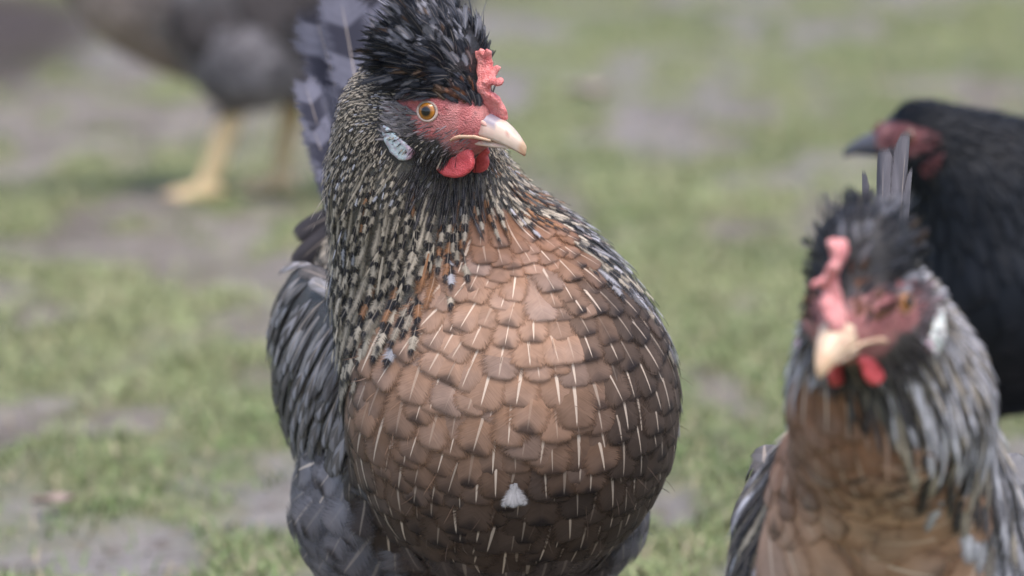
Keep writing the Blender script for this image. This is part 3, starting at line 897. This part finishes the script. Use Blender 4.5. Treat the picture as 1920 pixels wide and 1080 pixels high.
# ------------------------------------------------------------------ pigments, plus shade painted low on the breast
def lerp(a, b, t): return np.asarray(a) * (1 - t) + np.asarray(b) * t
def crested_colours(throat_z, streak=False, S=1.0, throat_c=None):
    def breast(p, az, z):
        n = len(p); t = smooth((p[:, 2] - .125 * S) / (.13 * S))[:, None]
        nz = fbm(p, 24, 2, 21)[:, None]; r = rng.uniform(0, 1, (n, 1))
        warm = lerp((.225, .120, .068), (.320, .188, .122), t)
        if streak: warm = warm * 1.5
        dark = lerp(np.array([[.072, .051, .040]]), np.array([[.034, .031, .032]]), smooth((np.abs(az + 4) - 40) / 30)[:, None])
        side = smooth((np.where(az > -11, (az + 11 - 8) / 19, (-11 - az - 24) / 36) + .4 * (r[:, 0] - .5)))[:, None]
        lowm = smooth((.240 * S - p[:, 2] + .05 * (nz[:, 0] - .5)) / (.085 * S))[:, None]  # breast darkens downward: plumage tone plus top-light shade put into the colour
        k = np.clip(np.maximum(side * .97, lowm * .93), 0, 1) * (.08 if streak else 1.0)
        c = warm * (1 - k) + dark * k
        upper = smooth((p[:, 2] - .262 * S) / (.03 * S))[:, None]
        c = c * (1 - upper) + np.array([[.25, .125, .072]]) * upper
        grey = ((rng.random((n, 1)) < .10) * .6 + .25 * nz)
        c = c * (1 - grey * .5) + np.array([[.30, .24, .22]]) * grey * .5 * (1 - .92 * k)
        fl = (z == 6)[:, None]; c = np.where(fl, c * .55 + np.array([[.10, .085, .088]]) * .45, c)
        gf = smooth((np.abs(az) - 58 + 20 * (r[:, 0] - .5)) / 14)[:, None] * smooth((.185 * S - p[:, 2]) / .02)[:, None]
        c = c * (1 - gf) + np.array([[.175, .17, .19]]) * rng.uniform(.6, 1.35, (n, 1)) * gf
        bk = (z == 5)[:, None]; c = np.where(bk, np.array([[.12, .112, .118]]) * (.6 + r), c)
        c = c * rng.uniform(.84, 1.16, (n, 1))
        cm = np.tile([[.028, .022, .022]], (n, 1))
        tip = np.clip(rng.uniform(-.35, .75, n) + .45 * k[:, 0], 0, .95)
        par = np.stack([np.where(z == 6, .35, 1.0) * np.clip(rng.normal(.62, .36, n), .0, 1), tip, np.where(z == 5, .6, 0), np.zeros(n)], 1)
        par2 = np.stack([rng.uniform(.25, .7, n), np.where(z == 6, .85, .55), np.full(n, .35), rng.uniform(.034, .070, n)], 1)
        return c, cm, par, par2
    def cape(p, az, z, q):
        n = len(p); r = rng.random((n, 1))
        buff = np.array([[.43, .37, .295]]); white = np.array([[.40, .395, .43]]); rust = np.array([[.46, .29, .215]]) if streak else np.array([[.25, .125, .065]]); blk = np.array([[.022, .021, .024]])
        c = np.where(r < .64, buff * (.75 + .5 * fbm(p, 45, 2, 66)[:, None]), np.where(r < .74, white * np.ones((n, 1)), buff * .75))
        if streak: c = np.where(r < .30, blk * 1.4, np.where(r < .80, white * 1.6 * np.ones((n, 1)), buff))
        nearf = smooth(1 - (np.abs(az + 8) - 24) / 26)[:, None] * smooth((throat_z + .018 - p[:, 2]) / .02)[:, None]
        if streak:
            lt = np.abs(q[:, 1] + .006) - .007 - .20 * np.maximum(-.03 - q[:, 2], 0)
            nearf = smooth(.5 - lt / .010)[:, None] * (q[:, [0]] > -.02) * smooth((-.026 - q[:, 2]) / .010)[:, None]
        c = np.where((rng.random((n, 1)) < nearf * (.85 if streak else .32) * (r < .9)), rust, c)
        ch = smooth((.036 - np.linalg.norm(q - np.array([0, 0, -.004]), axis=1)) / .012)[:, None]
        c = np.where(rng.random((n, 1)) < ch * .75, blk * rng.uniform(.6, 2.2, (n, 1)), c)
        bib = smooth((-.012 - q[:, 2]) / .008)[:, None] * smooth(((.024 if streak else .032) - np.linalg.norm(q - np.array([.004, 0, -.018]), axis=1)) / .010)[:, None]
        c = np.where(rng.random((n, 1)) < bib * .97, blk * rng.uniform(.6, 3.2, (n, 1)) + (rng.random((n, 1)) < .12) * .09, c)
        c = c * rng.uniform(.78, 1.15, (n, 1))
        bar = np.where(rng.random(n) < .8, 1.0, .2) * (.25 if streak else 1.0)
        par = np.stack([np.full(n, .3), rng.uniform(0, .25, n), bar, np.full(n, .8)], 1)
        gr = smooth((az - 14) / 16)[:, None] * (p[:, 2] < .31)[:, None] * (rng.random((n, 1)) < .8)
        c = c * (1 - gr) + gr * np.where(r < .5, np.array([[.34, .335, .37]]), np.array([[.12, .115, .125]]))
        return c, np.tile(blk, (n, 1)), par, np.stack([np.zeros(n), np.full(n, .95), np.full(n, .10), np.full(n, .045)], 1)
    def crest(q, up):
        n = len(q); r = rng.random((n, 1))
        c = np.array([[.019, .021, .029]]) * rng.uniform(.6, 1.8, (n, 1))
        pale = np.array([[.25, .25, .29]]); brn = np.array([[.075, .045, .03]])
        pr_ = (.08 + .24 * smooth(up[:, None]))
        c = np.where(r < pr_, pale * rng.uniform(.35, 1.1, (n, 1)), np.where(r > .94, brn, c))
        fr = smooth((q[:, 0] - .010) / .008)[:, None] * (rng.random((n, 1)) < .35)
        c = c * (1 - fr) + np.array([[.13, .052, .026]]) * fr
        par = np.stack([rng.uniform(0, .25, n), np.full(n, .9), np.zeros(n), np.zeros(n)], 1)
        return c, np.tile([[.014, .014, .018]], (n, 1)), par, np.stack([np.zeros(n), np.full(n, .9), np.full(n, .7)], 1)
    def wing(p, n):
        r = rng.random((n, 1))
        c = np.where(r < .75, np.array([[.105, .095, .093]]), np.array([[.18, .172, .175]])) * rng.uniform(.7, 1.25, (n, 1))
        cm = np.where(rng.random((n, 1)) < .65, np.array([[.36, .35, .38]]), np.array([[.03, .028, .03]]))
        par = np.stack([rng.uniform(0, .45, n), np.zeros(n), rng.uniform(.1, .8, n), np.full(n, .7)], 1)
        return c, cm, par, np.stack([np.full(n, .1), np.full(n, .5), np.full(n, .4), np.full(n, .11)], 1)
    return dict(breast=breast, cape=cape, crest=crest, wing=wing)
def plain_colours(base, breast_col=None, wing_col=None, bar=0.0, mark=(.02, .02, .025), shaft=.1, z_split=.0):
    base = np.array([base])
    def mk(p, az, z):
        n = len(p); c = base * rng.uniform(.7, 1.3, (n, 1))
        if breast_col is not None:
            k = smooth(1 - (np.abs(az) - 28) / 40)[:, None] * smooth((p[:, 2] - .10) / .05)[:, None]
            c = c * (1 - k) + np.array([breast_col]) * k * rng.uniform(.85, 1.15, (n, 1))
        return c, np.tile([mark], (n, 1)), np.tile([[shaft, .3, bar, .2]], (n, 1)), np.tile([[.1, .35, .4]], (n, 1))
    def wing(p, n):
        w = base if wing_col is None else np.array([wing_col])
        return w * rng.uniform(.75, 1.25, (n, 1)), np.tile([mark], (n, 1)), np.tile([[shaft, .2, bar, .3]], (n, 1)), np.tile([[.1, .3, .4]], (n, 1))
    return dict(breast=mk, cape=lambda p, az, z, q: mk(p, az, z), crest=None, wing=wing)
def beak_pale(s, cz, cy):
    if s == -1: return (.60, .40, .27)
    if s == -2: return (.62, .36, .30) if cz > -.3 else (.25, .10, .09)
    c = lerp((.66, .44, .38), (.66, .52, .42), min(1, s * 1.6))
    if cz > .55 and .12 < s < .42: c = lerp(c, (.20, .20, .30), .75)
    if s > .9: c = lerp(c, (.50, .30, .14), .6)
    return tuple(c)
def beak_slate(s, cz, cy):
    return tuple(np.array((.085, .085, .105)) * (1 if s >= 0 else .7))

# ------------------------------------------------------------------ the four hens
grey_bar = dict(cb=(.16, .16, .21), cm=(.038, .038, .056, 1.7), par=(.7, 0, .95, .5), par2=(.1, .55, .08, .026))
dk = dict(cb=(.050, .046, .052), cm=(.02, .02, .024), par=(.3, 0, .3, .3))
CAPE_MAIN = [(-180, .225), (-110, .196), (-72, .200), (-50, .226), (-32, .258), (-20, .300), (4, .300), (20, .268), (38, .240), (58, .218), (80, .208), (110, .205), (180, .225)]
Hm = head_axes(33, 10)
main_hen, main_body, to_main = make_hen('crested_hen', 'brown-breasted crested hen in the middle, standing upright with its beak pointing right', 'hen', (-.013, .03), 16, (-.0344, -.06, .3482), Hm,
    [((-.040, -.000, .265), .056), ((-.050, -.020, .308), .0385), ((-.051, -.036, .343), .0325)],
    dict(crest=True, wing_out=.013, step=.0036, fine=.0013, legs=((-1, .06, .03), (1, .06, .035)), skin=(.47, .125, .125), down=(.05, .045, .045), neck_down=(.10, .088, .076), leg_col=(.42, .30, .16), mat='plumage', seed=4,
         cape=CAPE_MAIN, breast_r=.0089, cape_r=.0043, cape_len=4.5, colours=crested_colours(.312), tuft=(.30, .27, .28), iris=(.50, .19, .022), lid=(.62, .47, .40), beak=beak_pale, lobe=(.54, .62, .65), lobe2=(.58, .36, .46),
         tail=[dict(root=(-.080, .23, .245), tip=(-.118, .250, .392), w=.024, bend=(-.05, 0, .02), twist=.25, **grey_bar),
               dict(root=(-.078, .225, .250), tip=(-.102, .240, .404), w=.022, bend=(-.05, .03, 0), twist=-.2, **grey_bar),
               dict(root=(-.070, .24, .250), tip=(-.084, .262, .398), w=.024, bend=(-.02, 0, 0), twist=.2, **grey_bar),
               dict(root=(-.060, .24, .250), tip=(-.064, .262, .385), w=.022, bend=(.03, 0, 0), twist=.2, **grey_bar),
               dict(root=(-.096, .21, .255), tip=(-.1225, .232, .350), w=.013, bend=(-.05, 0, 0), twist=-.2, **grey_bar),
               dict(root=(-.092, .21, .250), tip=(-.1175, .225, .322), w=.013, bend=(-.05, 0, 0), **grey_bar),
               dict(root=(-.090, .205, .245), tip=(-.1090, .22, .300), w=.013, bend=(-.05, 0, 0), **grey_bar),
               dict(root=(-.080, .17, .272), tip=(-.126, .175, .240), w=.009, bend=(-.35, 0, -.55), cup=.5, **dk),
               dict(root=(-.080, .17, .276), tip=(-.126, .180, .257), w=.008, bend=(-.45, 0, -.5), cup=.5, **dk),
               dict(root=(-.078, .18, .272), tip=(-.118, .185, .236), w=.008, bend=(-.4, 0, -.6), cup=.5, **dk)]))
sl = dict(cb=(.145, .14, .16), cm=(.06, .055, .065), par=(.3, 0, .2, .2), cup=.9)
CAPE_FRONT = [(-180, .18), (-90, .140), (-52, .142), (-34, .175), (-27, .232), (-18, .272), (-7, .272), (4, .240), (16, .210), (26, .182), (42, .150), (90, .140), (180, .18)]
make_hen('crested_hen', 'nearest crested hen facing forward, with pale streaked neck and pink comb', 'hen', (.176, -.290), -6, (.1490, -.487, .3025), head_axes(118, 17, 4),
    [((.172, -.380, .212), .050), ((.165, -.435, .256), .035), ((.156, -.466, .289), .028)],
    dict(crest=True, scale=.80, wing_z=.182, neck_down=(.20, .18, .165), detail=.5, step=.0042, fine=.0017, legs=((-1, .05, .03), (1, .05, .03)), skin=(.38, .14, .14), down=(.08, .07, .07), leg_col=(.42, .30, .16), mat='plumage', seed=9, crest_len=.55, comb_mat='pink_comb', crest_core=.84, crest_z=.0215, brow=.0085,
         cape=CAPE_FRONT, breast_r=.0125, cape_r=.0054, cape_len=5.6, colours=crested_colours(.275, True, .80), tuft=(.26, .20, .22), iris=(.42, .16, .03), lid=(.5, .25, .18), beak=lambda s, cz, cy: (.72, .53, .38) if s < .8 else (.66, .46, .30), lobe=(.72, .78, .74),
         tail=[dict(root=(.196, -.09, .235), tip=(.2030, -.07, .3425), w=.0060, bend=(.03, 0, 0), normal=(.5, -.85, 0), **sl),
               dict(root=(.184, -.09, .235), tip=(.1905, -.07, .3340), w=.0070, bend=(-.07, 0, 0), normal=(-.5, -.8, 0), **sl),
               dict(root=(.190, -.08, .235), tip=(.1970, -.06, .3350), w=.0050, normal=(.3, -.9, 0), **dict(sl, cb=(.05, .05, .06))),  # extra dark feather standing in for the dark gap between its neighbours
               dict(root=(.178, -.09, .230), tip=(.1800, -.07, .3225), w=.0045, bend=(-.03, 0, 0), normal=(-.9, -.3, 0), **sl),
               dict(root=(.200, -.09, .230), tip=(.2060, -.07, .3235), w=.0045, bend=(.03, 0, 0), normal=(.9, -.3, 0), **sl)]))
make_hen('black_hen', 'glossy black hen with red face and slate beak behind the front hen', 'hen', (.375, .73), -80, (.275, .68, .2680), head_axes(194, 4),
    [((.345, .715, .205), .062), ((.318, .700, .236), .040), ((.294, .690, .256), .026)],
    dict(crest=False, scale=.90, rear_low=.140, breast_up=-.012, comb_mat='dull_comb', wattle_mat='dull_comb', detail=.4, step=.0048, fine=.0019, legs=((-1, .06, .03), (1, .05, .02)), skin=(.15, .042, .048), down=(.012, .012, .015), leg_col=(.05, .05, .055), mat='gloss_plumage', seed=12,
         cape=[(-180, .22), (-40, .20), (0, .22), (40, .20), (180, .22)], breast_r=.015, cape_r=.0075, cape_len=4.2, colours=plain_colours((.006, .008, .0125), shaft=0), tuft=(.02, .018, .02), iris=(.14, .06, .03), lid=(.25, .07, .07), beak=beak_slate, lobe=(.10, .028, .032), lobe2=(.10, .025, .03),
         tail=[dict(local=True, root=(.01 * i, .22, .25), tip=(.018 * i, .33, .36 - .01 * abs(i)), w=.016, bend=(0, .05, -.1), normal=(1, 0, 0), cb=(.008, .009, .012), cm=(.004, .004, .005), par=(0, 0, 0, 0)) for i in (-2, -1, 0, 1, 2)]))
make_hen('grey_hen', 'far grey hen with yellow legs walking left, its head out of view', 'hen', (-.338, 2.88), -90, (-.563, 2.86, .40), head_axes(180, 5),
    [((-.44, 2.88, .27), .080), ((-.51, 2.87, .33), .052), ((-.56, 2.86, .38), .034)],
    dict(crest=False, scale=1.2, breast_up=.040, leg_fat=1.7, rear_low=.158, bare_z=.112, thigh_up=.018, detail=.3, step=.0052, fine=.0030, legs=((1, .022, -.012), (-1, .084, .066)), skin=(.45, .08, .09), down=(.08, .075, .08), leg_col=(.84, .63, .36), mat='plumage', seed=15,
         cape=[(-180, .26), (-40, .24), (0, .27), (40, .24), (180, .26)], breast_r=.017, cape_r=.010, cape_len=4.2, colours=plain_colours((.19, .178, .192), (.40, .32, .29), (.075, .066, .068), .3, (.05, .045, .05)), tuft=(.12, .1, .1), iris=(.4, .16, .03), lid=(.4, .2, .15), beak=beak_pale, lobe=(.6, .6, .6),
         tail=[dict(local=True, root=(.01 * i, .22, .25), tip=(.02 * i, .33, .34 - .01 * abs(i)), w=.018, bend=(0, .05, -.1), normal=(1, 0, 0), cb=(.06, .055, .06), cm=(.03, .03, .03), par=(.2, 0, .4, 0)) for i in (-2, -1, 0, 1, 2)]))

# ------------------------------------------------------------------ the ground
def grass_cover(x, y):
    p = np.stack([x, y * .30, 0 * x], 1)
    g = fbm(p, 5.2, 4, 31) * .5 + fbm(p, 17.0, 3, 37) * .5
    return smooth((g - .40) / .17)
def relief(x, y):
    p = np.stack([x, y, 0 * x], 1)
    return (fbm(p, 1.1, 3, 51) - .5) * .05 * smooth((np.hypot(x, y) - .6) / 2) + (fbm(p, 7, 3, 55) - .5) * .022 + (fbm(p, 34, 2, 57) - .5) * .013 + .006 * grass_cover(x, y)
def spaced(lo, hi, step, far, grow=1.35):
    mid = list(np.arange(lo, hi, step)); a, b, s = lo, hi, step
    left, right = [], []
    while a > -far: s *= grow; a -= s; left.append(a)
    s = step
    while b < far: right.append(b); s *= grow; b += s
    return np.array(left[::-1] + mid + right)
gx, gy = spaced(-2.2, 2.2, .02, 400), spaced(-3.2, 8.5, .028, 400)
GX, GY = np.meshgrid(gx, gy, indexing='ij'); fx, fy = GX.ravel(), GY.ravel()
near_w = 1 - smooth((np.hypot(fx, fy) - 9) / 20)
feet = np.ones(len(fx))
GZ = relief(fx, fy) * near_w - .006
i_ = np.arange(len(gx) * len(gy)).reshape(len(gx), len(gy))
gq = np.stack([i_[:-1, :-1], i_[1:, :-1], i_[1:, 1:], i_[:-1, 1:]], -1).reshape(-1, 4)
gc = grass_cover(fx, fy)
pp = np.stack([fx, fy, 0 * fx], 1)
wet = smooth((fbm(pp, 1.3, 3, 71) - .45) / .2)
def dark_area(x, y): return smooth(1 - (np.hypot((x + 1.06) / .37, (y - 5.4) / 1.7) - .68) / .5)  # mask that darkens the ground at the far left
darkpatch = dark_area(fx, fy) + .8 * np.exp(-(((fx + .25) / .25) ** 2 + ((fy - 6.9) / .35) ** 2) ** 1.5)
g = G('muddy_ground')
co = g.coord()
cov, wt, dp = g.sep(g.attr('cover').outputs['Vector'])
nA, nB, nC = g.noise(co, 5, 5.0, .6), g.noise(co, 45, 4.0, .65), g.noise(co, 260, 3.0, .6)
mud = g.mix(g.step(nA, .3, .7), g.rgb((.115, .096, .084)), g.rgb((.265, .237, .215)))
mud = g.mix(g.math('MULTIPLY', wt, .5), mud, g.rgb((.235, .225, .228)))
mud = g.mix(g.step(nB, .50, .68, 0, .7), mud, g.rgb((.09, .065, .05)))
moss = g.mix(g.step(nB, .3, .7), g.rgb((.085, .108, .036)), g.rgb((.22, .23, .105)))
c = g.mix(g.math('MULTIPLY', cov, g.step(nC, .2, .6, .55, .95)), mud, moss)
c = g.mix(g.math('MINIMUM', g.math('MULTIPLY', dp, .9), .9), c, g.rgb((.045, .032, .030)))
g.put(g.b.inputs['Base Color'], c)
g.b.inputs['Roughness'].default_value = .85
g.b.inputs['Specular IOR Level'].default_value = .2
g.bump(g.math('ADD', nB, g.math('MULTIPLY', nC, .5)), .8, .008)
ob = mesh_object('ground', np.stack([fx, fy, GZ], 1), gq, [g.m], None, {'cover': np.stack([gc, wet, np.clip(darkpatch, 0, 1)], 1)})
ob['kind'] = 'structure'; ob['label'] = 'muddy trodden ground with worn patches of short grass'; 

# short worn grass: nobody could count it
def blades(n, x0, x1, y0, y1, h0, h1):
    x = rng.uniform(x0, x1, n); y = rng.uniform(y0, y1, n)
    keep = rng.random(n) < grass_cover(x, y) ** 1.4 * .95 + .07
    keep &= rng.random(n) > dark_area(x, y) * 1.6
    x, y = x[keep], y[keep]; n = len(x)
    z = relief(x, y) * (1 - smooth((np.hypot(x, y) - 9) / 20)) - .008
    a = rng.uniform(0, 6.283, n); h = rng.uniform(h0, h1, n) * (.6 + .6 * fbm(np.stack([x, y, 0 * x], 1), 6, 2, 91)); lean = rng.uniform(.3, 1.9, n)
    dx, dy = np.cos(a), np.sin(a); w = rng.uniform(.0006, .0015, n)
    rows = []
    for t, k in ((0, 1.), (.4, .9), (.75, .6), (1.0, .08)):
        cx = x + dx * lean * h * t * t; cy = y + dy * lean * h * t * t; cz = z + h * (t - .35 * lean * t * t * .6)
        rows.append(np.stack([np.stack([cx - dy * w * k, cy + dx * w * k, cz], 1), np.stack([cx + dy * w * k, cy - dx * w * k, cz], 1)], 1))
    V = np.stack(rows, 1).reshape(-1, 3)
    q = np.array([(0, 1, 3, 2), (2, 3, 5, 4), (4, 5, 7, 6)])
    Fq = (q[None] + (np.arange(n) * 8)[:, None, None]).reshape(-1, 4)
    t = rng.random((n, 1)); pn = fbm(np.stack([x, y, 0 * x], 1), 3.0, 2, 95)[:, None]
    c = lerp((.115, .175, .050), (.31, .345, .165), smooth(t * .55 + pn * 1.3 - .45))
    dead = rng.random((n, 1)) < .22
    c = np.where(dead, np.array([[.36, .31, .20]]) * rng.uniform(.6, 1.1, (n, 1)), c)
    return V, Fq, np.repeat(c, 8, 0)
parts = [blades(130000, -1.1, 1.1, .0, 3.2, .006, .021), blades(120000, -1.6, 1.6, 3.2, 8.5, .008, .024), blades(14000, -1.1, 1.1, -2.2, 0, .006, .020)]
off, vv, fq, cc = 0, [], [], []
for V, Fq, c in parts:
    vv.append(V); fq.append(Fq + off); cc.append(c); off += len(V)
gm = vcol_material('grass_blade', .55, 60, .0, 0, .25)
ob = mesh_object('grass', np.concatenate(vv), np.concatenate(fq), [gm], None, {'col': rgba(np.concatenate(cc), off)})
ob['kind'] = 'stuff'; ob['label'] = 'short worn green grass growing in patches on the mud'; ob['category'] = 'grass'

# ------------------------------------------------------------------ small loose things
p0 = to_main((.0022, -.12, .1535))[None]
for _ in range(6): p0 = p0 - main_body(p0)[:, None] * main_body.grad(p0) * .8
F = Feathers()
rts = np.repeat(p0, 7, 0) + rng.normal(0, .0006, (7, 3))
dr = np.stack([np.linspace(-.55, .55, 7), np.zeros(7), -np.ones(7)], 1)
F.add(rts, dr, rng.uniform(.0110, .0140, 7), .0048, (.46, .44, .45), (.3, .3, .3), (0, 0, 0, 0), (0, .9, .4), 'paddle', 7, 5, main_body, .002, .0052, cup=.1)
wf = F.build('down_feather', M['plumage'], None)
wf.location = main_hen.location; wf.rotation_euler = main_hen.rotation_euler
wf['label'] = 'small white down feather stuck on the brown breast of the upright crested hen'; wf['category'] = 'feather'
lm = vcol_material('dry_leaf', .7, 120, .4, 0, .35)
def leaf(x, y, ln, turn, col, label):
    t = np.linspace(0, 1, 9); u = np.linspace(-1, 1, 5)
    w = np.sin(np.pi * np.clip(t * .94 + .04, 0, 1)) ** .8 * .36
    V = []
    for i in range(9):
        for j in range(5):
            lx, ly = (t[i] - .5) * ln, u[j] * w[i] * ln
            lz = .004 + ln * (.35 * (t[i] - .5) ** 2 + .30 * abs(u[j]) * w[i] + .04 * math.sin(9 * t[i] + 2 * j))
            V.append((lx * math.cos(turn) - ly * math.sin(turn), lx * math.sin(turn) + ly * math.cos(turn), lz))
    V = np.array(V); g_ = np.arange(45).reshape(9, 5)
    Fq = np.stack([g_[:-1, :-1], g_[1:, :-1], g_[1:, 1:], g_[:-1, 1:]], -1).reshape(-1, 4)
    V2 = np.concatenate([V, V - (0, 0, .0006)]); F2 = np.concatenate([Fq, Fq[:, ::-1] + 45])
    ob = mesh_object('fallen_leaf', V2, F2, [lm], None, {'col': rgba(col, 90)})
    ob.location = (x, y, float(relief(np.array([x]), np.array([y]))[0]))
    ob['label'] = label; ob['category'] = 'leaf'; ob['group'] = 'dead leaves lying on the ground'
leaf(-.325, .80, .034, .4, (.29, .21, .19), 'pinkish dead leaf on bare mud at the lower left')
leaf(.115, 4.35, .075, .2, (.40, .31, .28), 'pale pinkish leaf far back on the grass, beyond the upright crested hen')
